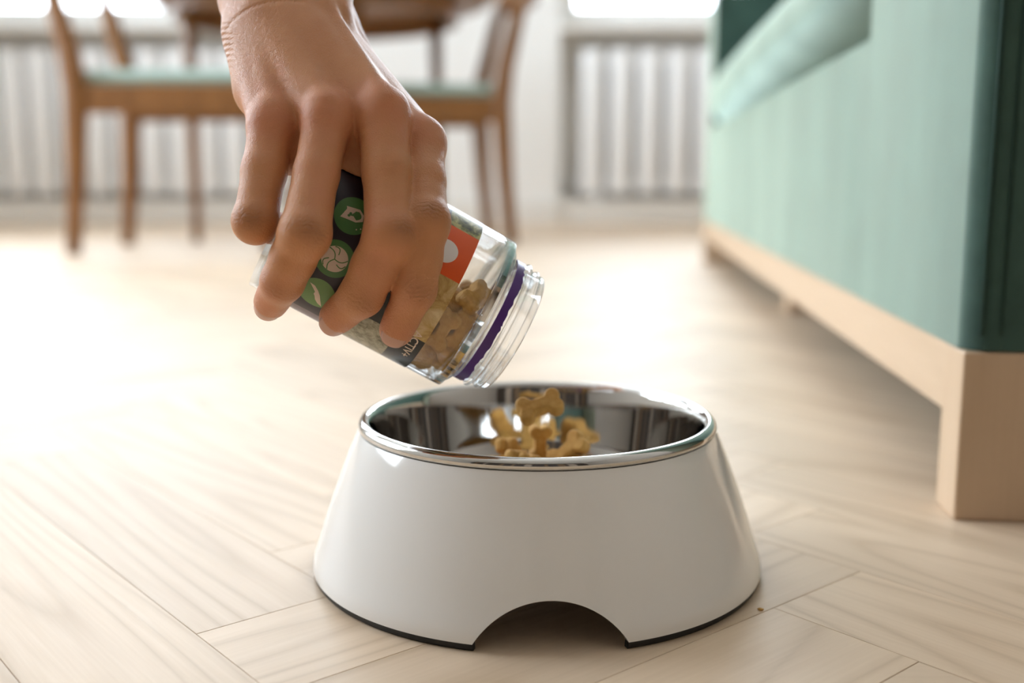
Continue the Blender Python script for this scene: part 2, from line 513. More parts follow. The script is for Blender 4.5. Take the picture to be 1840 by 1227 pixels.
# ------------------------------------------------------------------ sofa
YAW = math.atan2(195, 1913)
sofa = empty('sofa', (.243, .565, 0), -YAW)
tag(sofa, 'green velvet sofa on a pale beech frame, its square arm toward the pet bowl', 'sofa')
def soft(name, x0, x1, y0, y1, z0, z1, bev, m=None, parent=sofa, puff=0.0, seg=4):
    """upholstered block: rounded edges, optionally puffed faces"""
    bm = bmesh.new(); add_box(bm, x0, x1, y0, y1, z0, z1)
    bmesh.ops.bevel(bm, geom=bm.edges[:], offset=bev, segments=seg, profile=.5, affect='EDGES')
    if puff:
        bmesh.ops.subdivide_edges(bm, edges=[e for e in bm.edges if e.calc_length() > .05], cuts=8, use_grid_fill=True)
        for v in bm.verts:
            u = [2 * (c - a) / (b - a) - 1 for c, a, b in zip(v.co, (x0, y0, z0), (x1, y1, z1))]
            v.co.x += puff * .6 * u[0] * max(0, (1 - u[1] ** 2) * (1 - u[2] ** 2))
            v.co.y += puff * .4 * u[1] * max(0, (1 - u[0] ** 2) * (1 - u[2] ** 2))
            v.co.z += puff * u[2] * max(0, (1 - u[0] ** 2)) * max(0, 1 - u[1] ** 4)
    o = bm_obj(name, bm, m or M['velvet'], parent, smooth=True)
    if not puff: weighted(o)
    return o
SL, SD = 1.85, .84
def arm_block(y0, y1, inner):
    bm = bmesh.new(); add_box(bm, 0, SD, y0, y1, .0945, .56)
    ed = [e for e in bm.edges if not all(abs(v.co.y - inner) < 1e-6 for v in e.verts) and not all(v.co.z < .1 for v in e.verts)]
    bmesh.ops.bevel(bm, geom=ed, offset=.014, segments=5, profile=.5, affect='EDGES')
    o = bm_obj('armrest', bm, M['velvet'], sofa, smooth=True); sharp(o, 50); weighted(o)
    return o
arm = arm_block(0, .262, .262)
arm_block(SL - .16, SL, SL - .16)
sharp(soft('seat_base', 0, SD - .1, .2622, SL - .1602, .0945, .29, .0012, seg=1), 50)
cush = soft('seat_cushion', -.006, .62, .272, SL - .164, .291, .405, .045, puff=.02, seg=6)
for v_ in cush.data.vertices:                               # the near front edge of the cushion curls up off its base
    if v_.co.z < .35:
        fr_ = max(0, 1 - max(v_.co.x, 0) / .30); v_.co.z += .040 * max(0, 1 - (v_.co.y - .27) / 1.35) * fr_ * (.35 - v_.co.z) / .059
soft('back_rest', .62, SD, .2625, SL - .1605, .29, .80, .03)
soft('back_cushion', .46, .625, .28, SL / 2 - .004, .43, .78, .05, puff=.025)
soft('back_cushion', .46, .625, SL / 2 + .004, SL - .18, .43, .78, .05, puff=.025)
for xx, rr in ((.0085, .0013), (.0185, .0010)):
    bm = bmesh.new(); tube(bm, [(xx, -.0002, .103), (xx, -.0006, .3), (xx, -.0002, .55)], rr, 6)
    bm_obj('seam', bm, M['seam'], arm, smooth=True)
for y0, y1 in ((0, .034), (SL - .034, SL)):
    for x0, x1 in ((0, .10), (SD - .10, SD)):
        box('leg', x0, x1, y0, y1, 0, .094, M['beech'], sofa, .0016)
box('leg', .05, .10, .92, .97, 0, .0555, M['beech'], sofa, .0016)
box('rail', .0008, .022, .0345, SL - .0345, .0555, .094, M['beech_rail'], sofa, .001)
box('rail', SD - .022, SD - .0008, .0345, SL - .0345, .0555, .094, M['beech_rail'], sofa, .001)
box('rail', .1005, SD - .1005, .002, .024, .0555, .094, M['beech'], sofa, .001)
box('rail', .1005, SD - .1005, SL - .024, SL - .002, .0555, .094, M['beech'], sofa, .001)
box('rail', .0225, SD - .0225, .93, .96, .056, .094, M['beech'], sofa, .001)

# ------------------------------------------------------------------ dining table and chairs
def chair(loc, rz, label):
    """mid-century dining chair; local origin between the rear legs, sitter faces +x"""
    e = empty('dining_chair', loc, rz); e.scale = (1, 1, .945); tag(e, label, 'chair', 'dining chairs')
    w = .19
    for s in (-1, 1):
        bm = bmesh.new()
        tube(bm, [(-.03, s * w, 0), (-.012, s * w, .2), (0, s * w, .42), (-.012, s * w, .52), (-.055, s * (w - .005), .70), (-.10, s * (w - .01), .86)],
             [.018, .024, .030, .027, .021, .016], 10)
        bm_obj('rear_leg', bm, M['teak'], e, smooth=True)
        bm = bmesh.new()
        tube(bm, [(.455, s * (w + .005), 0), (.445, s * (w + .003), .22), (.44, s * w, .40), (.44, s * w, .43)], [.012, .016, .021, .021], 10)
        bm_obj('front_leg', bm, M['teak'], e, smooth=True)
        box('side_rail', .012, .43, s * w - .012, s * w + .012, .362, .435, M['teak'], e, .006)
    box('cross_rail', .43, .452, -w + .02, w - .02, .362, .435, M['teak'], e, .006)
    box('cross_rail', -.011, .011, -w + .02, w - .02, .385, .435, M['teak'], e, .006)
    bm = bmesh.new()
    pts = [(-.088 - .03 * (1 - (t / 1.0) ** 2), t * (w - .005), .79) for t in (-1, -.6, -.2, .2, .6, 1)]
    for p, q in zip(pts, pts[1:]):
        vs = [bm.verts.new(c) for c in ((p[0], p[1], .73), (q[0], q[1], .73), (q[0], q[1], .855), (p[0], p[1], .855),
                                        (p[0] - .018, p[1], .73), (q[0] - .018, q[1], .73), (q[0] - .018, q[1], .855), (p[0] - .018, p[1], .855))]
        for f in ((3, 2, 1, 0), (4, 5, 6, 7), (0, 1, 5, 4), (2, 3, 7, 6), (1, 2, 6, 5), (3, 0, 4, 7)):
            bm.faces.new([vs[i] for i in f])
    bmesh.ops.remove_doubles(bm, verts=bm.verts, dist=1e-5)
    bm_obj('back_rail', bm, M['teak'], e, smooth=False)
    soft('seat_pad', .0, .45, -w + .012, w - .012, .436, .474, .016, M['seat'], e, puff=.006)
    return e
chair((-1.06, 2.84, 0), math.radians(0), 'brown wooden chair with mint seat whose back is toward the left window')
chair((-.067, 3.255, 0), math.radians(180 + 11), 'brown wooden chair with mint seat whose back is toward the white wall pier')

table = empty('dining_table', (-.58, 3.3, 0)); tag(table, 'round brown wooden dining table between two chairs by the window', 'table')
v, f = lathe(smooth_profile([(0.001, .70), (.455, .70), (.503, .705), (.515, .714), (.511, .722), (.495, .726), (.001, .726)], 3), 64)
mesh_obj('table_top', v, f, M['teak'], table)
v, f = lathe([(.40, .645), (.42, .645), (.42, .6995), (.40, .6995)], 64, closed=True)
mesh_obj('apron', v, f, M['teak'], table, smooth=False)
for k in range(4):
    a = math.radians(25 + 90 * k); bm = bmesh.new()
    tube(bm, [(.38 * math.cos(a), .38 * math.sin(a), 0), (.378 * math.cos(a), .378 * math.sin(a), .4), (.375 * math.cos(a), .375 * math.sin(a), .6995)], [.013, .018, .022], 10)
    bm_obj('leg', bm, M['teak'], table, smooth=True)

# ------------------------------------------------------------------ radiators in the niches
def radiator(x0, x1, label):
    e = empty('radiator', ((x0 + x1) / 2, NICHE_Y - .085, 0)); tag(e, label, 'radiator')
    pitch = .110; n = int((x1 - x0) / pitch); cx = (x0 + x1) / 2
    me = None
    for k in range(n):
        xx = x0 + (k + .5) * (x1 - x0) / n - cx
        if me is None:
            bm = bmesh.new(); add_box(bm, -.044, .044, -.055, .055, .12, .70)
            bmesh.ops.bevel(bm, geom=bm.edges[:], offset=.016, segments=3, profile=.5, affect='EDGES')
            o = bm_obj('column', bm, M['radiator'], e, smooth=True); me = o.data
        else:
            o = bpy.data.objects.new('column', me); COL.objects.link(o); o.parent = e
        o.location = (xx, 0, 0)
    for z in (.165, .655):
        bm = bmesh.new(); tube(bm, [(x0 - cx, 0, z), (x1 - cx, 0, z)], .02, 12); bm_obj('header_pipe', bm, M['radiator'], e, smooth=True)
    for xx in (x0 - cx + .08, x1 - cx - .08):
        box('foot', xx - .02, xx + .02, -.04, .04, 0, .15, M['radiator'], e, .004)
radiator(WIN1[0] + .1, WIN1[1] - .12, 'white column radiator in the niche behind the dining table')
radiator(WIN2[0] + .075, WIN2[1] - .08, 'white column radiator in the niche past the end of the sofa')
for i, (a, b) in enumerate((WIN1, WIN2)):
    structure(box('trim_%d' % (4 + i), a, b, BACK_Y + .002, BACK_Y + .03, 0, .10, M['trim'], None, .003))

# ------------------------------------------------------------------ pet bowl
BX, BY = .0119, .504
stand = empty('bowl_stand', (BX, BY, 0)); stand.scale = (1, 1, .972); tag(stand, 'glossy white melamine pet bowl stand with arched notch and black rubber foot', 'pet bowl')
prof = smooth_profile([(.1082, .0034), (.1078, .0075), (.1045, .018), (.0990, .0355), (.0918, .0555), (.0868, .0678), (.0852, .0706)], 8)
ARCH_HW, ARCH_H = .0312, .0183
def arch(q):
    """height of the lower edge at angle q; notches face -y and +y"""
    out = .0034
    for c in (-math.pi / 2 + .034, math.pi / 2 + .034):
        dq = (q - c + math.pi) % (2 * math.pi) - math.pi
        s = dq * .1065 / ARCH_HW
        if abs(s) < 1:
            rc = (ARCH_HW ** 2 + ARCH_H ** 2) / (2 * ARCH_H)         # circular arc through the notch corners
            out = max(out, .0034 + math.sqrt(rc * rc - (s * ARCH_HW) ** 2) - (rc - ARCH_H))
    return out
angs = []
for c in (-math.pi / 2 + .034, math.pi / 2 + .034):
    hw = ARCH_HW / .1065
    angs += [c + hw * math.sin(math.pi / 2 * t) for t in np.linspace(-1, 1, 61)]
    angs += list(np.linspace(c + hw, c + math.pi - hw, 90)[1:-1])
nA, nP = len(angs), 26
zs = np.array([p[1] for p in prof]); rs = np.array([p[0] for p in prof])
def shell_r(z): return float(np.interp(z, zs, rs))
verts, faces = [], []
for layer, off in ((0, 0), (1, -.0028)):
    for q in angs:
        zb = arch(q)
        for i in range(nP):
            z = zb + (.0706 - zb) * i / (nP - 1)
            r = shell_r(z) + off
            verts.append((r * math.cos(q), r * math.sin(q), z))
for L in (0, 1):
    b = L * nA * nP
    for k in range(nA):
        k2 = (k + 1) % nA
        for i in range(nP - 1):
            fc = (b + k * nP + i, b + k2 * nP + i, b + k2 * nP + i + 1, b + k * nP + i + 1)
            faces.append(fc if L == 0 else fc[::-1])
b = nA * nP
for k in range(nA):
    k2 = (k + 1) % nA
    faces.append((k2 * nP, k * nP, b + k * nP, b + k2 * nP))
    faces.append((k * nP + nP - 1, k2 * nP + nP - 1, b + k2 * nP + nP - 1, b + k * nP + nP - 1))
shell = mesh_obj('shell', verts, faces, M['melamine'], stand)
sharp(shell)
for c in (-math.pi / 2 + .034, math.pi / 2 + .034):          # two rubber feet between the notches
    hw = ARCH_HW / .1065
    verts, faces = [], []
    qs = np.linspace(c + hw, c + math.pi - hw, 80)
    for q in qs:
        for r, z in ((.1040, 0), (.1066, 0), (.1076, .0012), (.1078, .0034), (.1046, .0034)):
            verts.append((r * math.cos(q), r * math.sin(q), z))
    for k in range(len(qs) - 1):
        for i in range(5):
            faces.append((k * 5 + i, k * 5 + (i + 1) % 5, (k + 1) * 5 + (i + 1) % 5, (k + 1) * 5 + i))
    faces.append((0, 1, 2, 3, 4)); n = (len(qs) - 1) * 5; faces.append((n + 4, n + 3, n + 2, n + 1, n))
    sharp(mesh_obj('rubber_foot', verts, faces, M['rubber'], stand))

DISH_Z = .026
dprof = [(.0005, DISH_Z), (.04, DISH_Z), (.060, DISH_Z + .0006), (.069, DISH_Z + .005), (.0738, DISH_Z + .013), (.0762, DISH_Z + .025), (.0783, .0655), (.0793, .0712), (.0803, .0742), (.0822, .0760), (.0842, .0755), (.0856, .0738), (.0858, .0722), (.0850, .0710),
         (.0838, .0712), (.0820, .0722), (.0806, .0708), (.0791, .0650), (.0770, DISH_Z + .0245), (.0745, DISH_Z + .0125), (.0694, DISH_Z + .0042), (.060, DISH_Z - .0004), (.04, DISH_Z - .001), (.0005, DISH_Z - .001)]
v, f = lathe(smooth_profile(dprof, 3), 128)
dish = mesh_obj('steel_dish', v, f, M['steel'], None, loc=(BX, BY, 0)); dish.scale = (1, 1, .972)
tag(dish, 'polished steel dish with rolled rim set into the white bowl stand', 'bowl')

# ------------------------------------------------------------------ bone shaped treats
def bone_mesh():
    a, lr, lw, sh = .0072, .0036, .0029, .0033      # lobe centre x, lobe radius, lobe centre y, half shaft
    quad = []
    quad.append((0, sh)); quad.append((.0030, sh * 1.02))
    for t in range(150, -31, -22):
        q = math.radians(t)
        quad.append((a + lr * math.cos(q), lw + lr * math.sin(q)))
    quad.append((a + lr * .62, 0))
    q1 = quad
    out = q1 + [(x, -y) for x, y in q1[::-1][1:]]
    out = out + [(-x, y) for x, y in out[::-1][1:-1]]
    bm = bmesh.new(); n = len(out); T = .0040
    ctr = []
    for i, (x, y) in enumerate(out):
        x0, y0 = out[i - 1]; x1, y1 = out[(i + 1) % n]
        tx, ty = x1 - x0, y1 - y0; l = math.hypot(tx, ty) or 1
        ctr.append((ty / l, -tx / l))
    area = sum(out[i][0] * out[(i + 1) % n][1] - out[(i + 1) % n][0] * out[i][1] for i in range(n))
    sg = 1 if area > 0 else -1
    rings = []
    for z, ins in ((-T, .0011), (-T + .0009, .0003), (-T + .002, 0), (T - .002, 0), (T - .0009, .0003), (T, .0011)):
        rings.append([bm.verts.new((x - sg * nx * ins, y - sg * ny * ins, z)) for (x, y), (nx, ny) in zip(out, ctr)])
    for r0, r1 in zip(rings, rings[1:]):
        for k in range(n): bm.faces.new((r0[k], r0[(k + 1) % n], r1[(k + 1) % n], r1[k]))
    bm.faces.new(rings[0][::-1]); bm.faces.new(rings[-1])
    bmesh.ops.triangulate(bm, faces=[x for x in bm.faces if len(x.verts) > 4])
    bmesh.ops.recalc_face_normals(bm, faces=bm.faces)
    me = bpy.data.meshes.new('bone_treat'); bm.to_mesh(me); bm.free()
    me.polygons.foreach_set('use_smooth', [len(p.vertices) == 4 for p in me.polygons])
    me.materials.append(M['biscuit'])
    return me
BONE = bone_mesh()
def treat(center, xdir, up, label, group=None, scale=1.0):
    x = Vector(xdir).normalized(); z = Vector(up); z = (z - x * z.dot(x)).normalized(); y = z.cross(x)
    o = bpy.data.objects.new('bone_treat', BONE)
    mw = Matrix((x, y, z)).transposed().to_4x4()
    o.matrix_world = Matrix.Translation(Vector(center)) @ mw @ Matrix.Scale(scale, 4)
    COL.objects.link(o)
    tag(o, label, 'dog treat', group)
    return o
def settle(n, p0, inside, grav, fixed=(), half=.0058, rad=.0050, it=260, step=.0004):
    """push two-lobed treats apart and let them slide along grav inside a container (position based)"""
    p = np.array(p0, float)                            # (n, 2, 3)
    fx = np.array(fixed, float).reshape(-1, 3)
    for k in range(it):
        p += np.array(grav) * step * max(0, 1 - k / (it * .8))
        for _ in range(3):
            d = p[:, 1] - p[:, 0]; l = np.linalg.norm(d, axis=1, keepdims=True)
            cor = d / l * (l - 2 * half) * .5
            p[:, 0] += cor; p[:, 1] -= cor
            q = np.concatenate([p.reshape(-1, 3), p.mean(1)])
            allq = np.concatenate([q, fx])
            dd = q[:, None] - allq[None]; ln = np.linalg.norm(dd, axis=2) + 1e-9
            ids = np.concatenate([np.repeat(np.arange(n), 2), np.arange(n)])
            same = np.zeros(ln.shape, bool); same[:, :len(q)] = ids[:, None] == ids[None]
            pen = np.where(same, 0, np.clip(2 * rad - ln, 0, None))
            mv = (dd / ln[..., None] * (pen * .28)[..., None]).sum(1)
            q = q + mv
            pp = q[:2 * n].reshape(n, 2, 3) + mv[2 * n:][:, None]
            p = inside(pp)
    return p

# treats in the dish: those seen over the rim are set one by one, the rest lie beneath them
shown = [
    # px, py, depth, long axis (right, up, away), thickness axis, label
    (970, 731, .498, (.93, .30, .12), (-.15, .55, -.82), 'golden bone treat falling in mid air into the steel dish', 1.0),
    (970, 797, .531, (.04, 1, -.15), (.12, .1, -1), 'golden bone treat standing upright on end in the steel dish', .88),
    (1021, 811, .520, (.70, .66, -.15), (-.55, .35, -.8), 'golden bone treat leaning to the right across the pile in the dish', .98),
    (914, 806, .534, (.15, -.35, .95), (0, 1, .3), 'bone treat showing both end lobes, behind another in the dish', .88),
    (926, 829, .503, (-.1, -.35, .95), (.05, 1, .3), 'bone treat showing both end lobes, pushed against the near ones in the dish', .88),
    (880, 833, .520, (.55, -.05, .8), (0, 1, .05), 'bone treat lying flat at the edge of the dish pile', .85),
    (957, 834, .500, (.3, -.3, .9), (.2, 1, .2), 'bone treat half hidden behind the steel rim, under the upright one', .85),
    (1054, 833, .522, (.5, -.2, .85), (.2, 1, 0), 'bone treat beside the leaning one at the edge of the dish pile', .85),
]
CAMR = (Vector((1, 0, 0)), Vector((0, SP, CP)), Vector((0, CP, -SP)))
def cv(t): return CAMR[0] * t[0] + CAMR[1] * t[1] + CAMR[2] * t[2]
fixed_pts = []
for px, py, d, ax, up, lab, sc in shown:
    c = P(px, py, d); xd = cv(ax).normalized()
    treat(c, xd, cv(up), lab, None, sc)
    if 'falling' not in lab:
        fixed_pts += [c, c + xd * .006, c - xd * .006]
def in_dish(p):
    q = p - np.array((BX, BY, 0))
    z = np.maximum(q[..., 2], DISH_Z + .0050)
    r = np.hypot(q[..., 0], q[..., 1])
    lim = np.interp(z, [DISH_Z, DISH_Z + .012, DISH_Z + .03], [.055, .063, .069])
    s = np.minimum(1, lim / np.maximum(r, 1e-6))
    return np.stack([q[..., 0] * s + BX, q[..., 1] * s + BY, z], -1)
n = 14
st = np.zeros((n, 2, 3))
for i in range(n):
    a = rng.uniform(0, 2 * math.pi); r = .045 * math.sqrt(rng.uniform(0, 1)); b = rng.uniform(0, math.pi)
    c = np.array((BX + r * math.cos(a), BY + .008 + r * math.sin(a), DISH_Z + .005 + .007 * (i % 2)))
    e = np.array((math.cos(b), math.sin(b), 0)) * .006
    st[i] = (c - e, c + e)
def in_pile(p):
    p = in_dish(p)
    p[..., 2] = np.minimum(p[..., 2], DISH_Z + .009)
    return p
res = settle(n, st, in_pile, (0, 0, -1), [tuple(x) for x in fixed_pts])
for i in range(n):
    a, b = Vector(res[i, 0]), Vector(res[i, 1])
    treat((a + b) / 2, b - a, (rng.uniform(-.2, .2), rng.uniform(-.2, .2), 1), 'bone treat lying low in the pile at the bottom of the steel dish', 'treats at the bottom of the dish', .97)

# ------------------------------------------------------------------ treat jar
JB, JM = P(521.7, 380.3, .458), P(921.2, 598.3, .478)
JL = (JM - JB).length
JA = (JM - JB).normalized()
JR = .0360
JV = -(CAMR[2] - JA * CAMR[2].dot(JA)).normalized()      # from the axis toward the viewer
JN = JA.cross(JV).normalized()
if JN.z > 0: JN = -JN                                    # toward the lower side
MJ = Matrix((JV, JN, JA)).transposed().to_4x4(); MJ.translation = JB
jar = empty('treat_jar'); jar.matrix_world = MJ
tag(jar, 'clear plastic jar of dog treats tilted in the hand above the bowl', 'jar')
o_p = [(.0005, .0012), (.024, .0012), (.029, .0), (.0325, .0006), (.0350, .0030), (.0360, .0065), (.0360, .087), (.0357, .0905), (.0345, .0938), (.0322, .0962), (.0303, .0972), (.0294, .0982), (.0293, .1030), (.0294, .1040),
       (.0303, .1046), (.0303, .1056), (.0286, .1064), (.0284, .1086), (.0291, .1094), (.0291, .1100), (.0283, .1108), (.0281, .1128), (.0277, .1134)]
i_p = [(.0269, .1132), (.0269, .1050), (.0280, .1030), (.0282, .0985), (.0292, .0962), (.0318, .0945), (.0340, .0915), (.0347, .087), (.0347, .0070), (.0338, .0038), (.0318, .0022), (.029, .0016), (.024, .0026), (.0005, .0026)]
k = JL / .1134
prof = smooth_profile([(r, z * k) for r, z in o_p + i_p], 3)
prof = [(max(r, .0004), z) for r, z in prof]
v, f = lathe(prof, 112)
bmj = mesh_obj('body', v, f, M['plastic'], jar)
bmj.data.materials.append(M['plastic_neck'])                # thicker moulded plastic of the neck
for pl in bmj.data.polygons:
    if pl.center.z > .096 * k: pl.material_index = 1

def cyl_patch(name, uv_polys, radius, m, parent):
    """flat print wrapped on the jar; uv = (along the jar [m], arc angle [rad], 0 = toward viewer, + = lower side)"""
    verts, faces = [], []
    for poly in uv_polys:
        b = len(verts)
        for u, a in poly: verts.append((radius * math.cos(a), radius * math.sin(a), u))
        faces.append(tuple(range(b, b + len(poly))))
    o = mesh_obj(name, verts, faces, m, parent)
    return o
def rect_patch(name, u0, u1, a0, a1, radius, m, parent, wav=None, nu=2):
    na = max(2, int(abs(a1 - a0) / .06) + 1)
    verts, faces = [], []
    for i in range(na + 1):
        a = a0 + (a1 - a0) * i / na
        for j in range(nu + 1):
            u = u0 + (u1 - u0) * j / nu
            if wav and j == nu: u += wav(a)
            verts.append((radius * math.cos(a), radius * math.sin(a), u))
    for i in range(na):
        for j in range(nu):
            q = i * (nu + 1) + j
            faces.append((q, q + 1, q + nu + 2, q + nu + 1))
    return mesh_obj(name, verts, faces, m, parent)
D2 = math.radians
LU0, LU1 = .0066, .0750
# the wrap-around label has a lilac back, printed panels on its outside
label = rect_patch('label', LU0, LU1, D2(-150), D2(112), JR + .00012, M['label_lilac'], jar)
R1 = JR + .0002
def u_of(al): return (al - 640) * .2493e-3
rect_patch('dark_panel', LU0, u_of(812), D2(-100), D2(66), R1, M['label_dark'], label)
rect_patch('dark_panel', u_of(812), u_of(880), D2(-68), D2(40), R1, M['label_black'], label)
rect_patch('fur_picture', u_of(812), u_of(892), D2(40), D2(100), R1, M['label_fur'], label)
rect_patch('glare_panel', LU0, u_of(812), D2(66), D2(100), R1, mat('label_glare_mauve', (.16, .11, .13), .35), label)  # glare along the dark print's lower edge, put into the label colour
rect_patch('dark_panel', u_of(880), u_of(892), D2(36), D2(40), R1, M['label_black'], label)
rect_patch('black_panel', u_of(892), LU1, D2(36), D2(84), R1, M['label_black'], label)
rect_patch('treat_picture', u_of(880), LU1, D2(-11), D2(36), R1, M['label_treats'], label)
rect_patch('orange_panel', u_of(880), LU1, D2(-49), D2(-11), R1, M['label_orange'], label)
rect_patch('meadow_picture', u_of(880), LU1, D2(-68), D2(-49), R1, M['label_meadow'], label)
rect_patch('purple_stripe', u_of(880), LU1, D2(-77), D2(-68), R1, M['label_purple'], label)
def disc(name, u, a, r, radius, m, parent, n=36, sx=1.0):
    return cyl_patch(name, [[(u + r * math.cos(t) * sx, a + r / JR * math.sin(t)) for t in np.linspace(0, 2 * math.pi, n, endpoint=False)]], radius, m, parent) if r < .0025 else \
        fan(name, u, a, r, radius, m, parent, n)
def fan(name, u, a, r, radius, m, parent, n=40):
    verts = [(radius * math.cos(a), radius * math.sin(a), u)]; faces = []
    for ring in range(1, 5):
        for t in np.linspace(0, 2 * math.pi, n, endpoint=False):
            aa = a + r * ring / 4 / JR * math.sin(t)
            verts.append((radius * math.cos(aa), radius * math.sin(aa), u + r * ring / 4 * math.cos(t)))
    for kx in range(n):
        faces.append((0, 1 + kx, 1 + (kx + 1) % n))
        for ring in range(3):
            b = 1 + ring * n
            faces.append((b + kx, b + n + kx, b + n + (kx + 1) % n, b + (kx + 1) % n))
    return mesh_obj(name, verts, faces, m, parent)
R2, R3, R4 = R1 + .00006, R1 + .00012, R1 + .00018
fan('roundel', u_of(896), D2(-27), .0054, R2, M['label_white'], label)
C = [(u_of(738), D2(-17)), (u_of(744.5), D2(13.5)), (u_of(746), D2(42.7))]
for i, (u, a) in enumerate(C):
    fan('badge', u, a, .0079, R2, M['label_green' if i < 2 else 'label_green2'], label)
def stroke(pts, w):
    """thin ribbon in (u, arc) metres -> list of quads"""
    out = []
    for (x0, y0), (x1, y1) in zip(pts, pts[1:]):
        l = math.hypot(x1 - x0, y1 - y0) or 1; nx, ny = -(y1 - y0) / l * w / 2, (x1 - x0) / l * w / 2
        out.append([(x0 + nx, y0 + ny), (x1 + nx, y1 + ny), (x1 - nx, y1 - ny), (x0 - nx, y0 - ny)])
    return out
def place(polys, u, a):                                  # local metres -> (u, angle)
    return [[(u + x, a + y / JR) for x, y in p] for p in polys]
# second badge: a ball with curved seams
u, a = C[1]
fan('ball_print', u, a, .0054, R3, M['label_cream'], label)
seams = []
for kk in range(3):
    b = D2(100 + 120 * kk)
    for off, bend in ((0, .0011), (.0021, .0016)):
        pts = []
        for t in np.linspace(0, 1, 9):
            rr = .0053 * t if off == 0 else .0053 * (.18 + .80 * t)
            x = rr; y = (off * (1 - .25 * t)) + bend * math.sin(math.pi * t)
            if math.hypot(x, y) > .0054: break
            pts.append((x * math.cos(b) - y * math.sin(b), x * math.sin(b) + y * math.cos(b)))
        seams += stroke(pts, .00042)
cyl_patch('ball_seams', place(seams, u, a), R4, M['label_green'], label)
# first badge: a feed bag with a small bone; third: a feather
u, a = C[0]
bag = [(-.0045, .0030), (-.0036, -.0012), (-.0042, -.0022), (.0012, -.0035), (.0036, -.0020), (.0044, .0006), (.0020, .0022), (-.0010, .0025)]
cyl_patch('bag_print', place([bag[0:2] + bag[6:8], bag[1:4] + bag[6:7], bag[3:7]], u, a), R3, M['label_cream'], label)
bone2 = stroke([(-.0014, .0004), (.0014, -.0004)], .0007)
for sx, sy in ((-.0017, .0009), (-.0014, -.0001), (.0014, .0001), (.0017, -.0009)):
    bone2.append([(sx + .0006 * math.cos(t), sy + .0006 * math.sin(t)) for t in np.linspace(0, 2 * math.pi, 8, endpoint=False)])
cyl_patch('bone_print', place(bone2, u, a), R4, M['label_green'], label)
dots = [[(dx + .0003 * math.cos(t), dy + .0003 * math.sin(t)) for t in np.linspace(0, 2 * math.pi, 8, endpoint=False)] for dx, dy in ((.0036, .0046), (.0050, .0036), (.0052, .0016))]
cyl_patch('dot_print', place(dots, u, a), R3, M['label_cream'], label)
u, a = C[2]
fe = [(-.0046, -.0040), (-.0022, -.0036), (-.0002, -.0020), (.0014, .0000), (.0024, .0022), (.0040, .0058), (.0020, .0050), (.0004, .0034), (-.0004, .0016), (-.0012, .0006), (-.0010, -.0006), (-.0026, -.0022)]
cyl_patch('feather_print', place([fe[0:3] + fe[10:12], fe[2:5] + fe[8:11], fe[4:9]], u, a), R3, M['label_cream'], label)

def text_patch(name, body, u, a0, size, m, space=1.0):
    cu = bpy.data.curves.new(name, 'FONT'); cu.body = body; cu.size = size; cu.resolution_u = 3; cu.space_character = space
    cu.offset = size * .012
    o = bpy.data.objects.new(name, cu); COL.objects.link(o)
    bpy.context.view_layer.update()
    me = bpy.data.meshes.new_from_object(o.evaluated_get(bpy.context.evaluated_depsgraph_get()))
    bpy.data.objects.remove(o); bpy.data.curves.remove(cu)
    for vv in me.vertices:
        x, y = vv.co.x, vv.co.y
        aa = a0 + x / JR
        vv.co = (R4 * math.cos(aa), R4 * math.sin(aa), u + y)
    me.materials.clear(); me.materials.append(m)
    t = bpy.data.objects.new(name, me); COL.objects.link(t); t.parent = label
    return t
text_patch('lettering', 'WITH POULTRY', u_of(779), D2(-12), .0034, M['label_cream'], 1.12)
text_patch('lettering', 'ACTIV+', u_of(916), D2(30), .0052, M['label_cream'], 1.0)

rr = np.random.default_rng(3); jag = rr.uniform(-.0004, .0004, 400)
seal = rect_patch('seal_ring', .0984 * k, .1024 * k, 0, 2 * math.pi, .0294 + .0003, M['seal_purple'], jar, wav=lambda a: jag[int(a * 40) % 400] + .0003 * math.sin(a * 7))

# treats heaped against the shoulder inside the jar (jar frame: x viewer, y lower side, z along)
MJi = MJ.inverted()
g_l = MJi.to_3x3() @ Vector((0, 0, -1))
def in_jar(p):
    z = np.clip(p[..., 2], .012, .0885 * k)
    lim = np.where(z > .080 * k, np.interp(z, [.080 * k, .0885 * k], [.0302, .0272]), .0302)
    r = np.hypot(p[..., 0], p[..., 1]); s = np.minimum(1, lim / np.maximum(r, 1e-6))
    return np.stack([p[..., 0] * s, p[..., 1] * s, z], -1)
n = 52
st = np.zeros((n, 2, 3))
for i in range(n):
    c = np.array((rng.uniform(-.026, .026), rng.uniform(-.002, .028), rng.uniform(.05, .095)))
    e = rng.normal(size=3); e = e / np.linalg.norm(e) * .005
    st[i] = (c - e, c + e)
res = settle(n, st, in_jar, tuple(g_l * .7 + Vector((0, .2, .5))), it=300, half=.0049, rad=.0042)
for i in range(n):
    a, b = Vector(res[i, 0]), Vector(res[i, 1])
    e = rng.normal(size=3)
    mid = (a + b) / 2
    radial = Vector((mid.x, mid.y, 0))
    up = radial.normalized() if radial.length > .018 else Vector(e)
    treat(MJ @ mid, MJ.to_3x3() @ (b - a), MJ.to_3x3() @ up, 'tan bone treat packed inside the clear jar', 'treats inside the jar', .84)

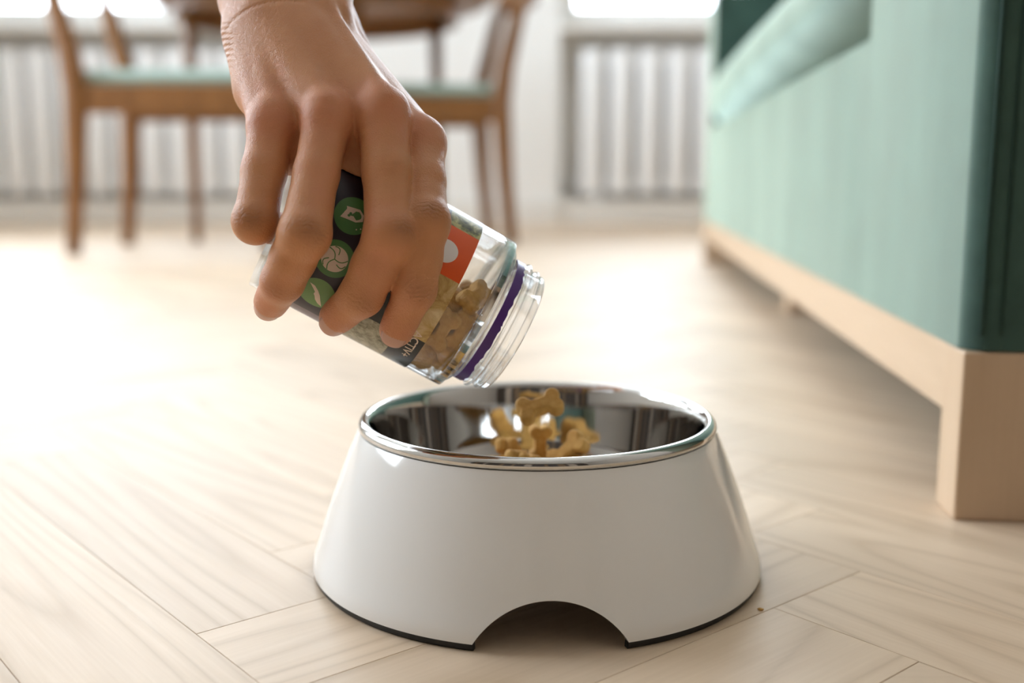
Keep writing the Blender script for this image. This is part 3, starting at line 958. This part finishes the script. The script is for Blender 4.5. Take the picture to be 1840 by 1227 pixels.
# ------------------------------------------------------------------ the hand
# Built as one blended distance field in a frame aligned with the lens (millimetres), meshed once, then put in the room.
def Q(px, py, d): return np.array(((px - 920) / FPX * d * 1e3, (613.5 - py) / FPX * d * 1e3, d * 1e3))
J0, J1 = Q(521.7, 380.3, .458), Q(921.2, 598.3, .478)
JX = (J1 - J0) / np.linalg.norm(J1 - J0)
def on_jar(px, py, rad):
    """depth where the sight line meets a cylinder of the given radius about the jar (first hit, or nearest approach)"""
    o = -J0; d = Q(px, py, .001); d = d / d[2]
    dp = d - JX * d.dot(JX); op = o - JX * o.dot(JX)
    A, B, Cc = dp.dot(dp), 2 * dp.dot(op), op.dot(op) - rad * rad
    disc_ = B * B - 4 * A * Cc
    t = (-B - math.sqrt(disc_)) / (2 * A) if disc_ > 0 else -B / (2 * A)
    return t / 1000.0
def TJ(px, py, r, gap=0.0): return Q(px, py, on_jar(px, py, JR * 1e3 + r + gap))

JOINTS = {
    #          MCP                    PIP                     DIP                    tip                  radii
    'index':  [Q(755, 258, .4505), TJ(764, 398, 10.2, 2.0), TJ(746, 520, 8.8, .2), TJ(714, 589, 7.2, -.6)],
    'middle': [Q(688, 205, .4375), TJ(702, 420, 10.6, 2.0), TJ(650, 530, 9.0, .2), TJ(607, 568, 7.4, -.6)],
    'ring':   [Q(588, 212, .4345), TJ(548, 418, 10.2, 2.0), TJ(508, 505, 8.7, .4), TJ(488, 541, 7.2, -.4)],
    'little': [Q(490, 222, .4400), Q(459, 396, .4215), Q(466, 404, .4420), Q(489, 404, .4530)],
}
RAD = {
    'index':  [10.6, 9.2, 9.5, 8.7, 8.3, 6.9],
    'middle': [10.4, 9.6, 10.2, 9.2, 8.6, 7.0],
    'ring':   [9.8, 8.8, 9.8, 8.8, 8.4, 6.9],
    'little': [9.6, 8.8, 8.6, 7.6, 7.2, 6.0],
}
WR = Q(508, 2, .4920)                                       # wrist centre
ELB = Q(455, -780, .600)                                    # elbow end, above the frame
H = .85                                                     # voxel size, mm
ALLP = np.array([p for f in JOINTS.values() for p in f] + [WR, ELB])
LO = ALLP.min(0) - np.array((46, 22, 24)); HI = ALLP.max(0) + np.array((44, 40, 46))
HI[2] = max(HI[2], ELB[2] + 50); LO[0] = min(LO[0], ELB[0] - 52)
DIM = np.ceil((HI - LO) / H).astype(int) + 1
def axes(lo, hi):
    a = np.clip(np.floor((np.array(lo) - LO) / H).astype(int), 0, DIM - 1); b = np.clip(np.ceil((np.array(hi) - LO) / H).astype(int) + 1, 1, DIM)
    return a, b, [(LO[i] + H * np.arange(a[i], b[i])).astype(np.float32) for i in range(3)]
def smin(a, b, k):
    h = np.clip(.5 + .5 * (b - a) / k, 0, 1)
    return b * (1 - h) + a * h - k * h * (1 - h)
def put(vol, pa, pb, ra, rb, k, squash=None):
    """blend a tapered capsule (optionally squashed along a direction) into the field"""
    pa, pb = np.asarray(pa, float), np.asarray(pb, float)
    m = max(ra, rb) * (1.0 if squash is None else max(1.0, squash[1])) + k + 4
    a, b, (X, Y, Z) = axes(np.minimum(pa, pb) - m, np.maximum(pa, pb) + m)
    if np.any(b <= a): return
    gx, gy, gz = X[:, None, None] - pa[0], Y[None, :, None] - pa[1], Z[None, None, :] - pa[2]
    d = pb - pa; L2 = max(d.dot(d), 1e-6)
    if squash is not None:
        n_, s_ = squash; n_ = np.array(n_) / np.linalg.norm(n_)
        t = np.clip((gx * d[0] + gy * d[1] + gz * d[2]) / L2, 0, 1)
        ex, ey, ez = gx - t * d[0], gy - t * d[1], gz - t * d[2]
        c = (ex * n_[0] + ey * n_[1] + ez * n_[2])
        e2 = ex * ex + ey * ey + ez * ez
        dist = np.sqrt(np.maximum(e2 - c * c, 0) / (s_ * s_) + c * c) - (ra + (rb - ra) * t)
    else:
        t = np.clip((gx * d[0] + gy * d[1] + gz * d[2]) / L2, 0, 1)
        ex, ey, ez = gx - t * d[0], gy - t * d[1], gz - t * d[2]
        dist = np.sqrt(ex * ex + ey * ey + ez * ez) - (ra + (rb - ra) * t)
    sl = tuple(slice(a[i], b[i]) for i in range(3))
    vol[sl] = smin(vol[sl], dist.astype(np.float32), k) if k > 0 else np.minimum(vol[sl], dist)

body = np.full(tuple(DIM), 60.0, np.float32)
UPC = np.array((0, 1, 0)); TOV = np.array((0, 0, -1.0))
mcp = {k_: v_[0] for k_, v_ in JOINTS.items()}
palm_n = np.cross(mcp['index'] - mcp['little'], WR - mcp['ring']); palm_n /= np.linalg.norm(palm_n)
if palm_n[2] > 0: palm_n = -palm_n                          # out of the back of the hand
# forearm and wrist
put(body, ELB, WR + (ELB - WR) * .16, 37, 26.5, 8, (palm_n, 1.12))
put(body, WR + (ELB - WR) * .18, WR, 26, 24.0, 8, (palm_n, 1.22))
# metacarpals under the back of the hand
wrist_pts = {'index': Q(556, 48, .4880), 'middle': Q(528, 45, .4740), 'ring': Q(486, 48, .4730), 'little': Q(455, 55, .4790)}
for nm, (r0, r1) in {'index': (15, 10.8), 'middle': (16.5, 11.0), 'ring': (16, 10.4), 'little': (12.5, 10.0)}.items():
    put(body, wrist_pts[nm], mcp[nm] - palm_n * 1.5, r0, r1, 7)
# flesh of the palm under them
for nm, nm2 in (('index', 'middle'), ('middle', 'ring'), ('ring', 'little')):
    put(body, (wrist_pts[nm] + wrist_pts[nm2]) / 2 - palm_n * 8, (mcp[nm] + mcp[nm2]) / 2 - palm_n * 14, 15, 9.5, 7)
put(body, WR - palm_n * 2, wrist_pts['little'] * .5 + mcp['little'] * .5 - palm_n * 9, 18, 11.0, 9)      # heel on the little-finger side
put(body, WR - palm_n * 4, wrist_pts['index'] * .45 + mcp['index'] * .55 - palm_n * 16, 18, 15, 10)      # thumb ball
# webs between the fingers
def along(nm, t): return JOINTS[nm][0] * (1 - t) + JOINTS[nm][1] * t
for n1_, n2_, t1, t2, dz in (('index', 'middle', .46, .40, 9), ('middle', 'ring', .46, .42, 12), ('ring', 'little', .30, .38, 11)):
    p_, q_ = along(n1_, t1) + np.array((0, 0, dz)), along(n2_, t2) + np.array((0, 0, dz))
    put(body, p_, q_, 5.2, 5.2, 6)
    put(body, (along(n1_, .1) + along(n2_, .1)) / 2 + np.array((0, 0, 17)), (p_ + q_) / 2 + np.array((0, 0, 3)), 7, 4.5, 4)
# tendons fanning from the wrist to the knuckles, and the knuckle heads
ten = np.full(tuple(DIM), 60.0, np.float32)
for nm in ('index', 'middle', 'ring', 'little'):
    a_ = wrist_pts[nm] + palm_n * 11.2; b_ = mcp[nm] + palm_n * 8.0
    for s_ in range(6):
        t0, t1 = s_ / 6, (s_ + 1) / 6
        sag = lambda t: palm_n * (-1.2 * math.sin(math.pi * t))
        put(ten, a_ + (b_ - a_) * t0 + sag(t0), a_ + (b_ - a_) * t1 + sag(t1), 2.6, 2.6, 0)
    put(body, mcp[nm] + palm_n * 2.6, mcp[nm] + palm_n * 2.6 + (JOINTS[nm][1] - mcp[nm]) * .05, 9.2 if nm != 'little' else 8.6, 8.8, 4)
put(body, Q(590, 20, .476), Q(595, -60, .488), 9, 11, 10)   # ulna/radius rise at the wrist edge
def surf(px, py, d0=.40):
    d = d0
    for _ in range(400):
        p = Q(px, py, d); i = np.round((p - LO) / H).astype(int)
        if np.any(i < 0) or np.any(i >= DIM): d += .001; continue
        s_ = body[tuple(i)]
        if s_ < .2: return p
        d += max(.0004, min(s_, 8) * .0006)
    return Q(px, py, .45)
# the raised cord that runs to the middle knuckle along the light side of the hand
pts = [surf(x_, y_) + np.array((0, 0, 1.9)) for x_, y_ in smooth_profile([(552, -42), (590, 12), (618, 58), (650, 110), (682, 158), (700, 184)], 5)]
for _ in range(3): pts = [np.array(pts[max(0, i_ - 2):i_ + 3]).mean(0) for i_ in range(len(pts))]
for a_, b_ in zip(pts, pts[1:]): put(ten, a_, b_, 2.6, 2.6, 0)
body = smin(body, ten, 4.5)
del ten
# thumb, closing on the far side of the jar
th = [Q(592, 60, .505), Q(672, 190, .5280), Q(716, 350, .5330), Q(738, 440, .5250)]
put(body, th[0], th[1], 15, 11.5, 9)
fing = np.full(tuple(DIM), 60.0, np.float32)
put(fing, th[1], th[2], 11, 9.8, 4); put(fing, th[2], th[3], 9.8, 7.6, 4)
for nm in ('little', 'ring', 'middle', 'index'):
    m_, p_, d_, t_ = JOINTS[nm]; R_ = RAD[nm]
    pts_ = np.array(JOINTS[nm]); a, b, _ = axes(pts_.min(0) - 20, pts_.max(0) + 20)
    sl = tuple(slice(a[i], b[i]) for i in range(3))
    keep = fing[sl].copy(); fing[sl] = 60.0
    mid = m_ * .5 + p_ * .5
    put(fing, m_, mid, R_[0], R_[1], 3)
    put(fing, mid, p_, R_[1], R_[2], 3)
    put(fing, p_, p_ * .45 + d_ * .55, R_[2], R_[3] , 3)
    put(fing, p_ * .45 + d_ * .55, d_, R_[3], R_[4], 3)
    put(fing, d_, t_, R_[4], R_[5], 3)
    put(fing, d_ * .25 + t_ * .75, t_ + (t_ - d_) * .10, R_[5] * .98, R_[5] * .93, 2)
    # bony rise over the middle joint
    out_ = p_ - (m_ + d_) / 2; out_ = out_ / (np.linalg.norm(out_) + 1e-6)
    put(fing, p_ + out_ * 1.6, p_ + out_ * 1.6 + (d_ - p_) * .04, R_[2] - .6, R_[2] - .6, 3)
    fing[sl] = smin(keep, fing[sl], .9)
hand = smin(body, fing, 3.2)
del body, fing
# the jar presses a bed into the palm and finger pads
a, b, (X, Y, Z) = axes(np.minimum(J0, J1) - 48, np.maximum(J0, J1) + 48)
sl = tuple(slice(a[i], b[i]) for i in range(3))
gx, gy, gz = X[:, None, None] - J0[0], Y[None, :, None] - J0[1], Z[None, None, :] - J0[2]
t = gx * JX[0] + gy * JX[1] + gz * JX[2]
rad_ = np.sqrt(np.maximum(gx * gx + gy * gy + gz * gz - t * t, 0))
jd = np.maximum(rad_ - (JR * 1e3 + .45), np.maximum(-.4 - t, t - 90))
hand[sl] = -smin(-hand[sl], jd.astype(np.float32), .8)

def surface_nets(vol):
    ins = vol < 0
    nx, ny, nz = vol.shape
    c = np.zeros((nx - 1, ny - 1, nz - 1), np.int8)
    cor = [(i, j, k_) for i in (0, 1) for j in (0, 1) for k_ in (0, 1)]
    for i, j, k_ in cor: c += ins[i:nx - 1 + i, j:ny - 1 + j, k_:nz - 1 + k_]
    idx = np.argwhere((c > 0) & (c < 8))
    flat = np.ravel_multi_index(idx.T, c.shape)
    vals = np.stack([vol[idx[:, 0] + i, idx[:, 1] + j, idx[:, 2] + k_] for i, j, k_ in cor], 1)
    cp = np.array(cor, float)
    acc = np.zeros((len(idx), 3)); cnt = np.zeros(len(idx))
    for p_ in range(8):
        for q_ in range(p_ + 1, 8):
            if np.abs(cp[p_] - cp[q_]).sum() != 1: continue
            va, vb = vals[:, p_], vals[:, q_]; x = (va < 0) != (vb < 0)
            tt = np.where(x, va / np.where(x, va - vb, 1), 0)
            acc += np.where(x[:, None], cp[p_] + tt[:, None] * (cp[q_] - cp[p_]), 0); cnt += x
    verts = idx + acc / cnt[:, None]
    quads = []
    for ax in range(3):
        s0 = [slice(None)] * 3; s1 = [slice(None)] * 3
        s0[ax] = slice(0, -1); s1[ax] = slice(1, None)
        A_, B_ = ins[tuple(s0)], ins[tuple(s1)]
        e = np.argwhere(A_ != B_)
        u, v_ = (ax + 1) % 3, (ax + 2) % 3
        ok = (e[:, u] > 0) & (e[:, v_] > 0) & (e[:, u] < vol.shape[u] - 1) & (e[:, v_] < vol.shape[v_] - 1)
        e = e[ok]; flip = A_[tuple(e.T)]
        ring = []
        for du, dv in ((-1, -1), (0, -1), (0, 0), (-1, 0)):
            q_ = e.copy(); q_[:, u] += du; q_[:, v_] += dv
            ring.append(np.searchsorted(flat, np.ravel_multi_index(q_.T, c.shape)))
        ring = np.stack(ring, 1)
        ring[~flip] = ring[~flip][:, ::-1]
        quads.append(ring)
    return verts, np.concatenate(quads)
hv, hq = surface_nets(hand)
del hand
for _ in range(3):                                          # light smoothing
    acc = np.zeros_like(hv); cnt = np.zeros(len(hv))
    for i in range(4):
        for j in ((i + 1) % 4, (i - 1) % 4):
            for c_ in range(3): acc[:, c_] += np.bincount(hq[:, i], hv[hq[:, j], c_], len(hv))
            cnt += np.bincount(hq[:, i], minlength=len(hv))
    hv = hv * .5 + .5 * acc / np.maximum(cnt, 1)[:, None]
hmm = LO + hv * H                                           # lens-frame millimetres
# pigment and creases over the finger joints
kn = np.zeros(len(hmm)); cr = np.zeros(len(hmm)); fl_ = np.zeros(len(hmm))
for nm, (m_, p_, d_, t_) in JOINTS.items():
    fl_ = np.maximum(fl_, np.exp(-(((hmm - m_) ** 2).sum(1) / 15 ** 2) ** 2)); fl_ = np.maximum(fl_, np.exp(-(((hmm - t_) ** 2).sum(1) / 10 ** 2) ** 2))
    for J_, A_, B_, sc_, rr_ in ((p_, m_, d_, 1.0, RAD[nm][2]), (d_, p_, t_, .6, RAD[nm][4])):
        ax_ = (B_ - A_) / np.linalg.norm(B_ - A_)
        out_ = J_ - (A_ + B_) / 2 + np.array((0, 0, -3.0)); out_ = out_ - ax_ * out_.dot(ax_); out_ /= np.linalg.norm(out_)
        rel = hmm - J_; s_ = rel @ ax_; o_ = rel @ out_; side = np.sqrt(np.maximum((rel ** 2).sum(1) - s_ ** 2 - o_ ** 2, 0))
        w_ = np.exp(-(s_ / 5.0) ** 2) * np.exp(-(side / 6.5) ** 2) * (o_ > 1.0) * (np.abs(o_) < 14)
        kn = np.maximum(kn, w_ * sc_)
        wob = s_ + .7 * np.sin((rel @ np.cross(ax_, out_)) * .55 + J_[0]) + .35 * np.sin((rel @ np.cross(ax_, out_)) * 1.7 + J_[1])
        cr += -w_ * sc_ * (np.exp(-(wob / .45) ** 2) + .8 * np.exp(-((wob - 1.9) / .4) ** 2) + .8 * np.exp(-((wob + 1.9) / .4) ** 2) + .5 * np.exp(-((wob - 3.4) / .4) ** 2) + .5 * np.exp(-((wob + 3.4) / .4) ** 2))
# loose skin: shiny folds at the little-finger edge of the wrist and one long wrist line
p0_ = Q(406, 82, .470); rel = hmm - p0_
cr += .8 * np.sin((rel[:, 0] * .35 + rel[:, 1] * .94) * 2 * math.pi / 2.3) * np.exp(-(rel[:, 0] / 6.0) ** 2 - (rel[:, 1] / 9.0) ** 2) * (hmm[:, 2] < WR[2])
ln = smooth_profile([(398, 100), (404, 62), (424, 32), (456, 12), (500, 2), (545, 4)], 8)
fold = np.full(len(hmm), 9.0)
ppx = 920 + hmm[:, 0] / hmm[:, 2] * FPX; ppy = 613.5 - hmm[:, 1] / hmm[:, 2] * FPX
for x_, y_ in ln: fold = np.minimum(fold, np.hypot(ppx - x_, ppy - y_) * .245)
cr -= 1.1 * np.exp(-(fold / .8) ** 2) * (hmm[:, 2] < WR[2])
BASE = np.array(P(508, 2, .492))
Rm = np.array([list(CAMR[0]), list(CAMR[1]), list(CAMR[2])])     # rows: right, up, away
hw = (hmm / 1000.0) @ Rm + np.array((0, 0, EYE)) - BASE
# face winding: lens frame is left-handed (right, up, away)
person = mesh_obj('person', hw, [tuple(int(i) for i in q[::-1]) for q in hq], M['skin'], None, loc=tuple(BASE))
for nm_, arr in (('knuckle', kn), ('crease', cr), ('flush', fl_)):
    at = person.data.attributes.new(nm_, 'FLOAT', 'POINT'); at.data.foreach_set('value', arr.astype(np.float32))
tag(person, 'bare forearm and right hand reaching down, fingers wrapped around the tilted treat jar', 'person')

# fingernails: curved plates on the back of each fingertip
for nm, (m_, p_, d_, t_) in JOINTS.items():
    ax_ = (t_ - d_) / np.linalg.norm(t_ - d_)
    rel = t_ - J0; dor = rel - JX * rel.dot(JX)
    if nm == 'little': dor = p_ - t_
    dor = dor - ax_ * dor.dot(ax_); dor /= np.linalg.norm(dor); sd = np.cross(ax_, dor)
    r_ = RAD[nm][5]; nv, nu = 10, 11; vs_, fs_ = [], []
    for layer in (0.0, -.5):
        for iv in range(nv):
            v_ = iv / (nv - 1)
            for iu in range(nu):
                u_ = 2 * iu / (nu - 1) - 1
                wdt = 50 * (1 - .25 * max(0, (v_ - .7) / .3) ** 2) * (1 - .18 * max(0, (.25 - v_) / .25) ** 2)
                th_ = math.radians(u_ * wdt)
                c_ = t_ + ax_ * (-3.6 + 9.6 * v_ - 1.2 * u_ * u_ * max(0, v_ - .5))
                R_n = r_ * .97 + .42 + layer - 1.7 * max(0, v_ - .35) ** 2
                q_ = c_ + (dor * math.cos(th_) + sd * math.sin(th_)) * R_n
                vs_.append(tuple((q_ / 1000.0) @ Rm + np.array((0, 0, EYE)) - BASE))
    n0 = nv * nu
    for iv in range(nv - 1):
        for iu in range(nu - 1):
            a_ = iv * nu + iu
            fs_.append((a_, a_ + 1, a_ + nu + 1, a_ + nu)); fs_.append((n0 + a_ + nu, n0 + a_ + nu + 1, n0 + a_ + 1, n0 + a_))
    rim_ = [i_ for i_ in range(nu)] + [k_ * nu + nu - 1 for k_ in range(1, nv)] + [(nv - 1) * nu + i_ for i_ in range(nu - 2, -1, -1)] + [k_ * nu for k_ in range(nv - 2, 0, -1)]
    for a_, b_ in zip(rim_, rim_[1:] + rim_[:1]): fs_.append((b_, a_, n0 + a_, n0 + b_))
    mesh_obj('fingernail', vs_, fs_, M['nail'], person)

# ------------------------------------------------------------------ a stray crumb on the floor
bm = bmesh.new(); bmesh.ops.create_icosphere(bm, subdivisions=2, radius=.0010)
for v_ in bm.verts: v_.co *= random.uniform(.75, 1.15); v_.co.z *= .6; v_.co.x *= 1.4
crumb = bm_obj('crumb', bm, M['biscuit'], None, smooth=True, loc=(.1085, .4415, .0005))
tag(crumb, 'tiny brown crumb on the parquet beside the rubber foot of the bowl', 'crumb')
